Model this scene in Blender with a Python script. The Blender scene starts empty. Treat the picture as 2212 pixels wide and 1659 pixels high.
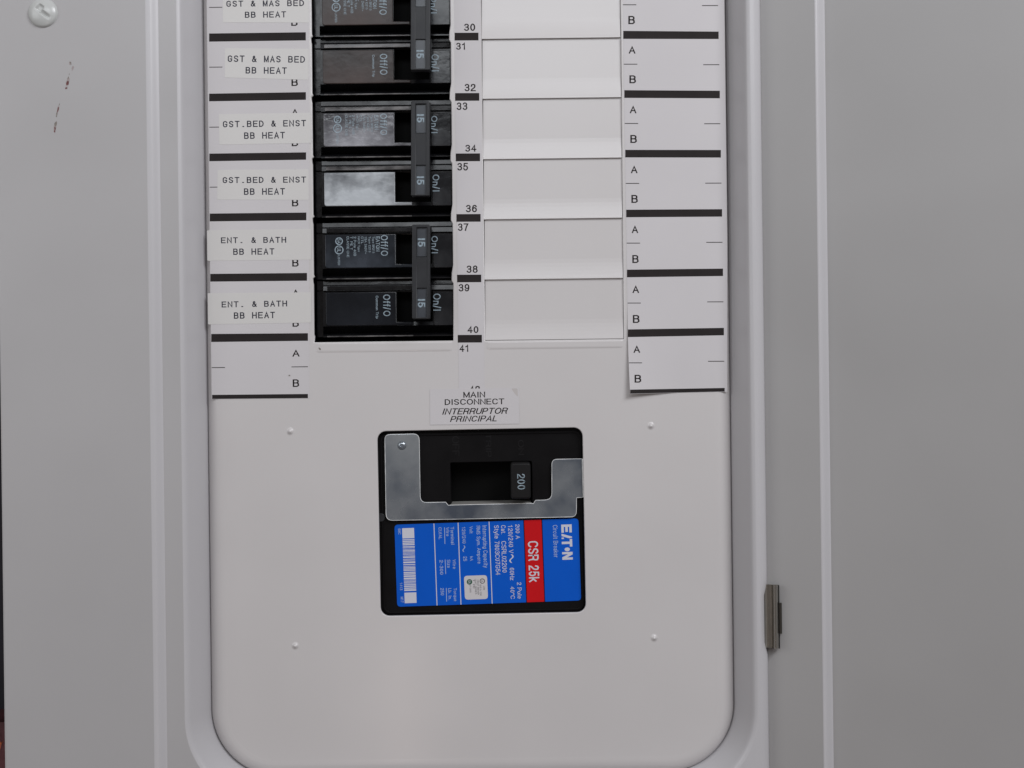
import bpy, math, random
from mathutils import Vector, Matrix
random.seed(7)
C = bpy.context.scene.collection
# ------------------------------------------------------------------ camera
S = 0.432 / 2212.0            # metres per measuring unit (2212 units across the view) on the cover plane
D = 0.45                      # camera distance from the cover plane
TILT = math.radians(0.7)      # the camera is rolled by this much
CT, ST = math.cos(TILT), math.sin(TILT)
cd = bpy.data.cameras.new('camera'); cam = bpy.data.objects.new('camera', cd); C.objects.link(cam)
cd.sensor_width = 36.0; cd.lens = 36.0 * D / 0.432
cd.clip_start = 0.01; cd.clip_end = 50
cam.matrix_world = Matrix(((CT, ST, 0, 0), (0, 0, -1, -D), (-ST, CT, 0, 0), (0, 0, 0, 1)))
bpy.context.scene.camera = cam
# ------------------------------------------------------------------ world and lamps
w = bpy.data.worlds.new('World'); bpy.context.scene.world = w; w.use_nodes = True
bg = w.node_tree.nodes['Background']
bg.inputs[0].default_value = (1.0, 0.91, 0.88, 1); bg.inputs[1].default_value = 0.17
vs = bpy.context.scene.view_settings
vs.view_transform = 'Standard'; vs.look = 'None'; vs.gamma = 1.0; vs.exposure = 0.0
def lamp(name, loc, target, sx, sy, power, col):
    l = bpy.data.lights.new(name, 'AREA'); l.shape = 'RECTANGLE'; l.size = sx; l.size_y = sy
    l.energy = power; l.color = col
    o = bpy.data.objects.new(name, l); C.objects.link(o); o.location = loc
    o.rotation_euler = (Vector(target) - Vector(loc)).to_track_quat('-Z', 'Y').to_euler()
    return o
lamp('window_light', (0.60, -0.78, 0.72), (0, 0, 0.10), 0.55, 0.40, 8.8, (0.95, 0.965, 1.0))
lamp('ceiling_light', (-0.12, -1.15, 0.62), (0, 0, 0.08), 0.75, 0.30, 3.1, (0.90, 0.95, 1.0))
lamp('left_fill_light', (-0.95, -0.75, 0.30), (0, 0, 0.05), 0.6, 0.6, 2.5, (0.96, 0.98, 1.0))  # added fill with no visible source, brightens the door and right rim wall
lamp('low_glow', (-0.13, -0.80, -0.37), (-0.05, 0, -0.12), 0.040, 0.16, 0.14, (1.0, 0.80, 0.72))
# ------------------------------------------------------------------ mapping
def W(u, v, y=0.0):
    """point of the place seen at (u, v) and lying y millimetres behind the cover plane"""
    ym = y * 0.001; f = (D + ym) / D
    a = (u - 1106.0) * S * f; b = -(v - 829.5) * S * f
    return Vector((a * CT + b * ST, ym, -a * ST + b * CT))
LEAN = math.tan(TILT)
# ------------------------------------------------------------------ materials
def material(name, col, rough=0.5, metal=0.0, var=0.0, vscale=60.0, bump=0.0, bscale=900.0, col2=None, coat=0.0, spec=0.5, rvar=0.0, stretch=None, contrast=None, warp=0.0):
    m = bpy.data.materials.new(name); m.use_nodes = True
    nt = m.node_tree; N = nt.nodes; L = nt.links
    p = N['Principled BSDF']
    p.inputs['Base Color'].default_value = (*col, 1); p.inputs['Roughness'].default_value = rough
    p.inputs['Metallic'].default_value = metal; p.inputs['Coat Weight'].default_value = coat
    p.inputs['Coat Roughness'].default_value = 0.16
    p.inputs['Specular IOR Level'].default_value = spec
    tc = N.new('ShaderNodeTexCoord'); src = tc.outputs['Object']
    if stretch:
        mp = N.new('ShaderNodeMapping'); mp.inputs['Scale'].default_value = stretch
        L.new(src, mp.inputs['Vector']); src = mp.outputs['Vector']
    if var > 0 or col2 or rvar > 0:
        n = N.new('ShaderNodeTexNoise'); n.inputs['Scale'].default_value = vscale; n.inputs['Detail'].default_value = 5
        L.new(src, n.inputs['Vector'])
        r = N.new('ShaderNodeMapRange')
        a, b = contrast or (0.3, 0.7)
        r.inputs['From Min'].default_value = a; r.inputs['From Max'].default_value = b
        L.new(n.outputs['Fac'], r.inputs['Value'])
        mx = N.new('ShaderNodeMix'); mx.data_type = 'RGBA'
        mx.inputs[6].default_value = (*[c * (1 - var) for c in col], 1)
        c2 = col2 or tuple(min(1, c * (1 + var)) for c in col)
        mx.inputs[7].default_value = (*c2, 1)
        L.new(r.outputs['Result'], mx.inputs[0]); L.new(mx.outputs[2], p.inputs['Base Color'])
        if rvar > 0:
            r2 = N.new('ShaderNodeMapRange'); r2.inputs['To Min'].default_value = max(0.03, rough - rvar); r2.inputs['To Max'].default_value = rough + rvar
            L.new(r.outputs['Result'], r2.inputs['Value']); L.new(r2.outputs['Result'], p.inputs['Roughness'])
    if bump > 0:
        n2 = N.new('ShaderNodeTexNoise'); n2.inputs['Scale'].default_value = bscale; n2.inputs['Detail'].default_value = 4
        L.new(src, n2.inputs['Vector'])
        bp = N.new('ShaderNodeBump'); bp.inputs['Strength'].default_value = 1.0; bp.inputs['Distance'].default_value = bump
        L.new(n2.outputs['Fac'], bp.inputs['Height']); L.new(bp.outputs['Normal'], p.inputs['Normal'])
        if warp > 0:
            n3 = N.new('ShaderNodeTexNoise'); n3.inputs['Scale'].default_value = 14; n3.inputs['Detail'].default_value = 1
            L.new(src, n3.inputs['Vector'])
            b3 = N.new('ShaderNodeBump'); b3.inputs['Strength'].default_value = 1.0; b3.inputs['Distance'].default_value = warp
            L.new(n3.outputs['Fac'], b3.inputs['Height']); L.new(b3.outputs['Normal'], bp.inputs['Normal'])
    return m
M = dict(
    cover=material('cover_enamel', (0.588, 0.565, 0.562), 0.34, var=0.025, vscale=14, bump=0.000012, bscale=600, warp=0.0016, coat=0.28),
    trim=material('trim_enamel', (0.430, 0.420, 0.424), 0.38, var=0.03, vscale=12, bump=0.000012, bscale=600, warp=0.0016, coat=0.25),
    rim=material('rim_enamel_lit', (0.52, 0.51, 0.525), 0.36, var=0.02, vscale=12, bump=0.00001, bscale=500),  # trim paint made paler for faces that catch the light
    door=material('door_enamel', (0.350, 0.342, 0.340), 0.45, var=0.03, vscale=10, bump=0.000012, bscale=600, warp=0.0016),
    paper=material('strip_paper', (0.582, 0.560, 0.572), 0.7, var=0.015, vscale=30, bump=0.00001, bscale=300),
    tape=material('label_tape', (0.620, 0.605, 0.590), 0.42, var=0.01, vscale=30, bump=0.000008, bscale=200),
    screw=material('screw_enamel', (0.54, 0.55, 0.54), 0.25, bump=0.00001, bscale=500),
    flange=material('bright_flange', (0.42, 0.41, 0.39), 0.4, metal=0.3, var=0.1, vscale=80),
    cut=material('sheared_edge', (0.78, 0.80, 0.80), 0.3, metal=0.1, var=0.3, vscale=250),
    ink=material('strip_ink', (0.020, 0.016, 0.016), 0.7, var=0.3, vscale=60, spec=0.2),
    tapeink=material('tape_ink', (0.010, 0.010, 0.026), 0.5),
    black=material('black_moulding', (0.006, 0.006, 0.007), 0.22, bump=0.00009, bscale=200, rvar=0.09, vscale=120, var=0.2, spec=0.4),
    deep=material('black_slot', (0.002, 0.002, 0.002), 0.6, spec=0.1),
    mainblack=material('main_breaker_moulding', (0.0045, 0.004, 0.0045), 0.5, bump=0.00001, bscale=900, rvar=0.06, vscale=80, var=0.2, spec=0.12),
    handle=material('handle_plastic', (0.026, 0.027, 0.030), 0.40, bump=0.00001, bscale=700, rvar=0.08, vscale=100, var=0.15, spec=0.3),
    mainhandle=material('main_handle_plastic', (0.011, 0.0105, 0.011), 0.5, bump=0.00001, bscale=700, var=0.15, spec=0.15),
    window=material('rating_insert', (0.050, 0.056, 0.066), 0.30, bump=0.00001, bscale=500, rvar=0.05, vscale=100, var=0.15),
    print=material('white_print', (0.26, 0.33, 0.38), 0.5, var=0.35, vscale=900),
    faint=material('embossed_print', (0.0085, 0.008, 0.009), 0.5, spec=0.2),
    blue=material('label_blue', (0.001, 0.093, 0.54), 0.5, var=0.04, vscale=50, spec=0.15),
    red=material('label_red', (0.55, 0.006, 0.010), 0.5, var=0.05, vscale=50, spec=0.15),
    labelprint=material('label_white_print', (0.60, 0.60, 0.67), 0.5),
    labeldim=material('label_pale_print', (0.36, 0.46, 0.68), 0.5),
    green=material('label_green_print', (0.03, 0.10, 0.06), 0.5),
    zinc=material('zinc_plate', (0.50, 0.54, 0.57), 0.26, metal=0.72, col2=(0.11, 0.13, 0.165), vscale=32, bump=0.00009, bscale=180, rvar=0.10, contrast=(0.36, 0.64), warp=0.003),
    steel=material('hinge_steel', (0.40, 0.38, 0.34), 0.24, metal=1.0, var=0.12, vscale=90, stretch=(8, 8, 1), bump=0.00003, bscale=200),
    smudge=material('brown_smudge', (0.33, 0.285, 0.28), 0.6, var=0.15, vscale=900),
    darksteel=material('dark_steel', (0.10, 0.095, 0.085), 0.35, metal=0.9),
    rust=material('rust_brown', (0.13, 0.045, 0.045), 0.7, var=0.4, vscale=1500),
    dirt=material('grey_scuff', (0.20, 0.18, 0.16), 0.7, var=0.3, vscale=1500),
    wall=material('dark_wall', (0.012, 0.010, 0.016), 0.8, var=0.4, vscale=30),
    wood=material('dark_board', (0.10, 0.03, 0.035), 0.7, var=0.5, vscale=60),
    cable=material('orange_cable', (0.6, 0.16, 0.06), 0.5, var=0.1, vscale=90),
)
# glossy wrinkled stickers / faces of the small breakers
M['face_glare'] = material('painted_glare', (0.06, 0.065, 0.075), 0.20, col2=(0.47, 0.50, 0.53), vscale=70, contrast=(0.30, 0.54), bump=0.0003, bscale=210, rvar=0.10, coat=0.6, stretch=(.8, 1, 1))  # pale blotches in the colour stand for reflections on the glossy face
M['face_glare2'] = material('painted_glare_partial', (0.045, 0.045, 0.052), 0.20, col2=(0.30, 0.30, 0.33), vscale=60, contrast=(0.38, 0.66), bump=0.0003, bscale=190, rvar=0.10, coat=0.6, stretch=(.8, 1, 1))  # weaker painted reflections, fewer pale blotches
M['ridge_glint'] = material('painted_ridge_glint', (0.012, 0.012, 0.013), 0.25, col2=(0.20, 0.19, 0.19), vscale=180, contrast=(0.40, 0.62), bump=0.0001, bscale=300, rvar=0.1, stretch=(.35, 1, 1))  # pale streaks painted as broken highlights along the ridges
M['face_brown'] = material('mottled_brown_black', (0.018, 0.013, 0.012), 0.28, col2=(0.070, 0.052, 0.048), vscale=40, contrast=(0.38, 0.66), bump=0.00018, spec=0.28, bscale=150, rvar=0.08)  # brownish black with random paler mottling
M['face_dark'] = material('mottled_blue_black', (0.012, 0.015, 0.020), 0.26, col2=(0.050, 0.060, 0.078), vscale=55, contrast=(0.42, 0.75), bump=0.00007, bscale=150, rvar=0.08, spec=0.4)  # bluish black with random paler mottling
M['on_black'] = material('glossy_black', (0.009, 0.010, 0.012), 0.22, col2=(0.022, 0.023, 0.026), vscale=60, contrast=(0.45, 0.7), bump=0.00018, bscale=140, rvar=0.08, spec=0.45)
M['face_black'] = material('clean_black', (0.005, 0.006, 0.008), 0.26, col2=(0.010, 0.012, 0.017), vscale=50, bump=0.00005, bscale=150, rvar=0.06, spec=0.3)
# ------------------------------------------------------------------ object helpers
WP = {}
def tag(o, label=None, cat=None, group=None, kind=None):
    if label: o['label'] = label
    if cat: o['category'] = cat
    if group: o['group'] = group
    if kind: o['kind'] = kind
    return o
def thing(name, label, cat, loc, group=None):
    o = bpy.data.objects.new(name, None); C.objects.link(o); o.empty_display_size = 0.01
    o.location = loc; WP[o.name] = Vector(loc)
    return tag(o, label, cat, group)
def link(name, me, mat, parent=None, smooth=False):
    c = Vector((0, 0, 0))
    if len(me.vertices):
        xs = [v.co for v in me.vertices]
        c = Vector([(min(p[i] for p in xs) + max(p[i] for p in xs)) / 2 for i in range(3)])
    me.transform(Matrix.Translation(-c))
    me.materials.clear(); me.materials.append(mat)
    if smooth:
        for p in me.polygons: p.use_smooth = True
    me.name = name
    o = bpy.data.objects.new(name, me); C.objects.link(o)
    WP[o.name] = c
    if parent is not None:
        o.parent = parent; o.location = c - WP[parent.name]
    else:
        o.location = c
    return o
def pymesh(vs_, fs):
    me = bpy.data.meshes.new('m'); me.from_pydata([tuple(v) for v in vs_], [], fs); me.update(); return me
def curve_mesh(polys2, thick, bevel=0.0, bres=2):
    """polys2: closed outlines in metres (x, z); holes allowed; front lies at local +thick/2"""
    cu = bpy.data.curves.new('c', 'CURVE'); cu.dimensions = '2D'; cu.fill_mode = 'BOTH'
    for poly in polys2:
        sp = cu.splines.new('POLY'); sp.points.add(len(poly) - 1)
        for q, (x, z) in zip(sp.points, poly): q.co = (x, z, 0, 1)
        sp.use_cyclic_u = True
    cu.extrude = max(thick / 2 - bevel, 0.0)
    if bevel > 0:
        cu.bevel_depth = bevel; cu.bevel_resolution = bres; cu.offset = -bevel
    o = bpy.data.objects.new('c', cu)
    me = bpy.data.meshes.new_from_object(o)
    bpy.data.objects.remove(o); bpy.data.curves.remove(cu)
    return me
def slab(name, polys, yf, yb, mat, parent=None, bevel=0.0, smooth=False, bres=2):
    """polys: one outline or a list (outer + holes) in view units, as seen at the front depth yf; depths in mm"""
    if not isinstance(polys[0][0], (tuple, list)): polys = [polys]
    k = 0.001
    P2 = [[(W(u, v, yf).x, W(u, v, yf).z) for u, v in poly] for poly in polys]
    me = curve_mesh(P2, (yb - yf) * k, bevel * k, bres)
    me.transform(Matrix(((1, 0, 0, 0), (0, 0, -1, (yf + yb) / 2 * k), (0, 1, 0, 0), (0, 0, 0, 1))))
    return link(name, me, mat, parent, smooth)
def rot(u, v, cu_, cv, deg):
    a = math.radians(deg); du, dv = u - cu_, v - cv
    return (cu_ + du * math.cos(a) + dv * math.sin(a), cv - du * math.sin(a) + dv * math.cos(a))
def R(u0, v0, u1, v1, r=0.0, tilt=0.7, n=5, corners=(1, 1, 1, 1)):
    cu_, cv = (u0 + u1) / 2, (v0 + v1) / 2; pts = []
    for k, (cx, cy, a0) in enumerate(((u1, v0, -90), (u1, v1, 0), (u0, v1, 90), (u0, v0, 180))):
        if r > 0 and corners[k]:
            ox = cx - r if cx == u1 else cx + r; oy = cy - r if cy == v1 else cy + r
            for i in range(n + 1):
                a = math.radians(a0 + 90.0 * i / n); pts.append((ox + r * math.cos(a), oy + r * math.sin(a)))
        else: pts.append((cx, cy))
    return [rot(u, v, cu_, cv, tilt) for u, v in pts]
def circle(u, v, r, n=24): return [(u + r * math.cos(2 * math.pi * i / n), v + r * math.sin(2 * math.pi * i / n)) for i in range(n)]
def roundpoly(pts, n=4):
    """pts: (u, v, radius)"""
    out = []; m = len(pts)
    for i, (u, v, r) in enumerate(pts):
        if r <= 0: out.append((u, v)); continue
        p = Vector((u, v)); a = Vector(pts[i - 1][:2]) - p; b = Vector(pts[(i + 1) % m][:2]) - p
        r = min(r, a.length * .49, b.length * .49)
        a = p + a.normalized() * r; b = p + b.normalized() * r
        for k in range(n + 1):
            t = k / n; q = a * (1 - t) ** 2 + p * 2 * t * (1 - t) + b * t * t; out.append((q.x, q.y))
    return out
def section(name, u0, u1, prof, mat, parent=None, umid=None, smooth=False, extra=None):
    """closed profile of (v, y mm) extruded from u0 to u1; extra: further (u0, u1, prof) in the same mesh"""
    vs_, fs = [], []
    for (a, b, pr) in [(u0, u1, prof)] + (extra or []):
        um = umid if umid is not None else (u0 + u1) / 2; i0 = len(vs_); n = len(pr)
        for u in (a, b):
            for v, y in pr: vs_.append(W(u, v - LEAN * (u - um), y))
        for i in range(n):
            j = (i + 1) % n; fs.append((i0 + i, i0 + j, i0 + n + j, i0 + n + i))
        fs.append(tuple(i0 + i for i in range(n))[::-1]); fs.append(tuple(i0 + n + i for i in range(n)))
    me = pymesh(vs_, fs)
    import bmesh
    bm = bmesh.new(); bm.from_mesh(me); bmesh.ops.recalc_face_normals(bm, faces=bm.faces); bm.to_mesh(me); bm.free()
    return link(name, me, mat, parent, smooth)
def flat(name, v2, fs, box, ang, y, mat, parent, yfun=None, horizontal=True):
    """flat print: 2-D shape scaled into box (u0, v0, u1, v1); ang = reading direction in degrees"""
    xs = [p[0] for p in v2]; zs = [p[1] for p in v2]
    x0, x1, z0, z1 = min(xs), max(xs), min(zs), max(zs)
    u0, v0, u1, v1 = box; cu_, cv = (u0 + u1) / 2, (v0 + v1) / 2
    w_, h_ = (u1 - u0, v1 - v0) if horizontal else (v1 - v0, u1 - u0)
    sx = w_ / max(x1 - x0, 1e-9); sz = h_ / max(z1 - z0, 1e-9); a = math.radians(ang); out = []
    for i, p in enumerate(v2):
        X = (p[0] - (x0 + x1) / 2) * sx; Z = (p[1] - (z0 + z1) / 2) * sz
        u = cu_ + X * math.cos(a) - Z * math.sin(a); v = cv - X * math.sin(a) - Z * math.cos(a)
        yy = y + (p[2] if len(p) > 2 else 0)
        if yfun: yy += yfun(u, v)
        out.append(W(u, v, yy))
    return link(name, pymesh(out, fs), mat, parent)
def text(s, box, y, mat, parent, ang=0.7, vert=False, bold=0.01, shear=0.0, yfun=None, name='lettering'):
    return stroke(s, box, y, mat, parent, ang, vert, .105 + bold * 1.6, False, shear=shear, yfun=yfun)
# ---- stroke lettering (label maker type, stencilled mouldings)
def arc(cx, cy, rx, ry, a0, a1, n=8): return [(cx + rx * math.cos(math.radians(a0 + (a1 - a0) * i / n)), cy + ry * math.sin(math.radians(a0 + (a1 - a0) * i / n))) for i in range(n + 1)]
def circ(cx, cy, rx, ry, n=14): return arc(cx, cy, rx, ry, 90, 450, n)
GL = {
 'G': [[(.97,.80)] + arc(.5,.72,.47,.28,25,180,5) + arc(.5,.28,.47,.28,180,340,6) + [(.98,.46),(.58,.46)]],
 'S': [arc(.5,.75,.45,.25,20,180,6) + [(.1,.62),(.5,.51),(.9,.38)] + arc(.5,.25,.45,.25,0,-160,6)],
 'T': [[(0,1),(1,1)], [(.5,1),(.5,0)]],
 '&': [[(1,0),(.28,.66),(.22,.82),(.3,.95),(.44,1),(.58,.95),(.64,.82),(.55,.68),(.12,.42),(.02,.24),(.1,.07),(.3,0),(.55,.03),(.78,.2),(.95,.48)]],
 'M': [[(0,0),(0,1)], [(0,1),(.5,.06),(1,1)], [(1,1),(1,0)]],
 'A': [[(0,0),(.5,1),(1,0)], [(.17,.34),(.83,.34)]],
 'B': [[(0,0),(0,1),(.62,1),(.88,.9),(.9,.65),(.65,.53),(0,.53)], [(.65,.53),(.93,.42),(.97,.15),(.7,0),(0,0)]],
 'C': [arc(.52,.68,.47,.32,20,180,6) + arc(.52,.32,.47,.32,180,340,6)],
 'D': [[(0,0),(0,1),(.5,1),(.88,.8),(1,.5),(.88,.2),(.5,0),(0,0)]],
 'E': [[(1,1),(0,1),(0,0),(1,0)], [(0,.52),(.88,.52)]],
 'F': [[(1,1),(0,1),(0,0)], [(0,.52),(.8,.52)]],
 'H': [[(0,0),(0,1)], [(1,0),(1,1)], [(0,.5),(1,.5)]],
 'I': [[(.5,0),(.5,1)]],
 'K': [[(0,0),(0,1)], [(1,1),(.05,.4)], [(.35,.6),(1,0)]],
 'L': [[(0,1),(0,0),(1,0)]],
 'N': [[(0,0),(0,1),(1,0),(1,1)]],
 'O': [circ(.5,.5,.5,.5,16)],
 'P': [[(0,0),(0,1),(.65,1),(.93,.9),(.97,.72),(.9,.53),(.65,.44),(0,.44)]],
 'R': [[(0,0),(0,1),(.65,1),(.93,.9),(.95,.72),(.88,.55),(.65,.48),(0,.48)], [(.6,.48),(.85,.38),(.9,.1),(1,0)]],
 'U': [[(0,1),(0,.25)] + arc(.5,.28,.5,.28,180,360,6) + [(1,1)]],
 'V': [[(0,1),(.5,0),(1,1)]],
 'W': [[(0,1),(.25,0),(.5,.9),(.75,0),(1,1)]],
 'a': [[(.1,.55),(.35,.68),(.7,.66),(.82,.5),(.85,0)], [(.8,.4),(.3,.36),(.08,.2),(.2,.02),(.5,.0),(.82,.18)]],
 'b': [[(0,1),(0,0)], circ(.45,.33,.45,.35,10)],
 'c': [arc(.5,.34,.48,.34,40,320,9)],
 'e': [[(.06,.36),(.94,.36)] + arc(.5,.36,.45,.34,0,180,6) + arc(.5,.34,.45,.34,180,320,5)],
 'f': [[(.45,0),(.45,.85),(.6,1),(.95,1)], [(0,.66),(.9,.66)]],
 'g': [circ(.45,.34,.45,.34,10), [(.92,.66),(.92,-.12),(.6,-.27),(.15,-.2)]],
 'i': [[(.5,0),(.5,.67)], [(.5,.88),(.5,.97)]],
 'k': [[(0,0),(0,1)], [(.9,.68),(.05,.28)], [(.35,.42),(1,0)]],
 'l': [[(.5,0),(.5,1)]],
 'm': [[(0,0),(0,.68)], [(0,.5),(.2,.66),(.4,.6),(.48,.45),(.48,0)], [(.48,.5),(.7,.66),(.92,.6),(1,.45),(1,0)]],
 'n': [[(.05,0),(.05,.68)], [(.05,.5),(.35,.67),(.75,.62),(.92,.45),(.92,0)]],
 'o': [circ(.5,.34,.48,.34,10)],
 'p': [[(0,.68),(0,-.27)], circ(.45,.34,.45,.34,10)],
 'q': [[(.92,.68),(.92,-.27)], circ(.45,.34,.45,.34,10)],
 'r': [[(.1,0),(.1,.68)], [(.1,.45),(.5,.66),(.95,.66)]],
 's': [[(.9,.56),(.5,.68),(.12,.58),(.2,.4),(.8,.28),(.88,.1),(.5,0),(.08,.1)]],
 't': [[(.4,.9),(.4,.1),(.6,0),(.95,0)], [(0,.66),(.9,.66)]],
 'u': [[(.05,.68),(.05,.2),(.3,0),(.7,.05),(.92,.22)], [(.92,.68),(.92,0)]],
 'y': [[(0,.68),(.5,.02)], [(1,.68),(.4,-.2),(.1,-.26)]],
 'z': [[(.05,.66),(.95,.66),(.05,.02),(.95,.02)]],
 '.': [[(.4,.02),(.6,.02)]], '-': [[(.1,.4),(.9,.4)]], '~': [[(0,.4),(.25,.5),(.7,.3),(1,.42)]], '°': [circ(.5,.82,.4,.16,8)],
 '\u00d8': [arc(.5,.5,.45,.5,100,170,4), arc(.5,.5,.45,.5,190,260,4), arc(.5,.5,.45,.5,280,350,4), arc(.5,.5,.45,.5,10,80,4)],
 '/': [[(0,-.05),(.8,1.05)]],
 '1': [[(.1,.76),(.35,.82),(.55,1),(.55,0)]],
 '2': [[(.05,.72),(.15,.92),(.5,1),(.85,.92),(.93,.72),(.8,.5),(.15,.2),(.03,0),(.97,0)]],
 '3': [arc(.5,.76,.42,.24,160,-70,8) + [(.4,.53)], [(.4,.53)] + arc(.5,.27,.46,.27,70,-160,9)],
 '4': [[(.72,0),(.72,1),(.02,.3),(1,.3)]],
 '5': [[(.9,1),(.18,1),(.08,.5),(.35,.64),(.75,.6),(.95,.38),(.9,.15),(.6,0),(.3,0),(.04,.2)]],
 '6': [circ(.5,.31,.45,.31,12), [(.92,.8),(.75,.97),(.5,1),(.22,.92),(.06,.6),(.05,.31)]],
 '7': [[(.03,1),(.97,1),(.6,.55),(.35,0)]],
 '8': [circ(.5,.76,.40,.24,12), circ(.5,.27,.47,.27,12)],
 '9': [circ(.5,.69,.45,.31,12), [(.08,.2),(.25,.03),(.5,0),(.78,.08),(.94,.4),(.95,.69)]],
 '0': [circ(.5,.5,.46,.5,14)],
}
GW = {'\u00d8': .85, 'O': .72, 'f': .3, 'n': .50, '/': .32, 'I': .12, 'i': .12, 'l': .12, '1': .5, ' ': .22, '.': .12, 'M': .72, 'W': .9, 'A': .66, 'C': .66, 'G': .68, 'D': .62, 'N': .6, 'U': .6, 'R': .6, 'B': .58, 'P': .57, 'S': .58, 'E': .52, 'F': .5, 'L': .46, 'T': .6, 'H': .6, 'K': .6, 'V': .64,
      't': .28, 'r': .3, 'm': .78, 'a': .5, 'e': .5, 'o': .52, 'c': .46, 'y': .48, 'k': .46, 's': .44, 'u': .5, '~': .6, '\u00b0': .3, '-': .35, '&': .66}
def stroke_shape(s, th=0.12, mono=True, gw=.62, gap=.42, shear=0.0):
    v2, fs = [], []; x = 0.0; layer = 0
    for ch in s:
        cw = gw if mono else GW.get(ch, .5)
        for line in GL.get(ch, []):
            pts = [(x + px * cw + shear * pz, pz) for px, pz in line]; n = len(pts); layer += 1
            i0 = len(v2)
            for i, (px, pz) in enumerate(pts):
                d0 = Vector(pts[i]) - Vector(pts[i - 1]) if i > 0 else None
                d1 = Vector(pts[i + 1]) - Vector(pts[i]) if i < n - 1 else None
                if d0 is None: d0 = d1
                if d1 is None: d1 = d0
                d0 = d0.normalized(); d1 = d1.normalized()
                n0 = Vector((-d0.y, d0.x)); n1 = Vector((-d1.y, d1.x)); m = (n0 + n1)
                m = n0 if m.length < 1e-3 else m.normalized()
                k = th / 2 / max(0.45, m.dot(n0)); e = Vector((0, 0))
                if i == 0: e = -d0 * th / 2
                if i == n - 1: e = d0 * th / 2
                for sg in (1, -1): v2.append((px + e.x + m.x * k * sg, pz + e.y + m.y * k * sg, -0.0025 * (layer % 4)))
            for i in range(n - 1): fs.append((i0 + 2 * i, i0 + 2 * i + 1, i0 + 2 * i + 3, i0 + 2 * i + 2))
        x += cw + (gap if mono else th + .09)
    return v2, fs
def stroke(s, box, y, mat, parent, ang=0.7, vert=False, th=0.12, mono=True, gap=.42, name='lettering', shear=0.0, yfun=None):
    v2, fs = stroke_shape(s, th, mono, gap=gap, shear=shear)
    return flat(name, v2, fs, box, ang, y, mat, parent, yfun, not vert)
def quad(name, pts, y, mat, parent, yfun=None, nu=1):
    """flat printed bar given by its corners TL, TR, BR, BL"""
    vs_, fs = [], []
    for i in range(nu + 1):
        t = i / nu
        for a, b in ((pts[0], pts[1]), (pts[3], pts[2])):
            u = a[0] * (1 - t) + b[0] * t; v = a[1] * (1 - t) + b[1] * t
            vs_.append(W(u, v, y + (yfun(u, v) if yfun else 0)))
    for i in range(nu): fs.append((2 * i, 2 * i + 1, 2 * i + 3, 2 * i + 2))
    return link(name, pymesh(vs_, fs), mat, parent)
def sheet(name, edgeL, edgeR, v0, v1, y, th, mat, parent, yfun=None, nu=12, nv=40):
    """paper sheet between two side lines u(v), with thickness"""
    vs_, fs = [], []
    for s_ in (0, 1):
        for j in range(nv + 1):
            for i in range(nu + 1):
                t = i / nu; vl = v0[0] * (1 - t) + v0[1] * t; vb = v1[0] * (1 - t) + v1[1] * t
                v = vl + (vb - vl) * j / nv; u = edgeL(v) * (1 - t) + edgeR(v) * t
                vs_.append(W(u, v, y + s_ * th + (yfun(u, v) if yfun else 0)))
    n = (nu + 1) * (nv + 1)
    for j in range(nv):
        for i in range(nu):
            a = j * (nu + 1) + i; fs.append((a, a + nu + 1, a + nu + 2, a + 1)); fs.append((n + a, n + a + 1, n + a + nu + 2, n + a + nu + 1))
    def side(a, b): fs.append((a, b, b + n, a + n))
    for j in range(nv): side(j * (nu + 1) + nu, (j + 1) * (nu + 1) + nu); side((j + 1) * (nu + 1), j * (nu + 1))
    for i in range(nu): side(i, i + 1); side(nv * (nu + 1) + i + 1, nv * (nu + 1) + i)
    return link(name, pymesh(vs_, fs), mat, parent)
# ------------------------------------------------------------------ the wall behind
me = pymesh([(-1.5, .075, -1.5), (1.5, .075, -1.5), (1.5, .075, 1.5), (-1.5, .075, 1.5)], [(0, 1, 2, 3)])
tag(link('wall', me, M['wall']), kind='structure')
# ------------------------------------------------------------------ frame opening path (vertical sides, round bottom corners)
XL = W(444.5, 829.5, 2).x; XR = W(1580.5, 829.5, 2).x; ZB = W(1106, 1676, 2).z; ZT = W(1106, -90, 2).z
RC = 150 * S
def path(zt=ZT):
    p = [(XL, zt + (ZB + RC - zt) * i / 12, -1.0, 0.0) for i in range(12)]
    for i in range(19):
        a = math.radians(180 + 90 * i / 18); p.append((XL + RC + RC * math.cos(a), ZB + RC + RC * math.sin(a), math.cos(a), math.sin(a)))
    for i in range(19):
        a = math.radians(270 + 90 * i / 18); p.append((XR - RC + RC * math.cos(a), ZB + RC + RC * math.sin(a), math.cos(a), math.sin(a)))
    p += [(XR, ZB + RC + (zt - ZB - RC) * i / 12, 1.0, 0.0) for i in range(1, 13)]
    return p
def sweep(prof, rng=None, pth=None):
    P_ = pth or path()
    if rng: P_ = P_[rng[0]:rng[1]]
    vs_ = [(x + nx * o * S, y * .001, z + nz * o * S) for (x, z, nx, nz) in P_ for (o, y) in prof]
    n = len(prof); fs = []
    for i in range(len(P_) - 1):
        for j in range(n - 1): fs.append((i * n + j, (i + 1) * n + j, (i + 1) * n + j + 1, i * n + j + 1))
    me = pymesh(vs_, fs)
    import bmesh
    bm = bmesh.new(); bm.from_mesh(me); bmesh.ops.recalc_face_normals(bm, faces=bm.faces)
    f = max(bm.faces, key=lambda f: abs(f.normal.y))
    if f.normal.y > 0: bmesh.ops.reverse_faces(bm, faces=bm.faces)
    bm.to_mesh(me); bm.free()
    return me
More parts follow.
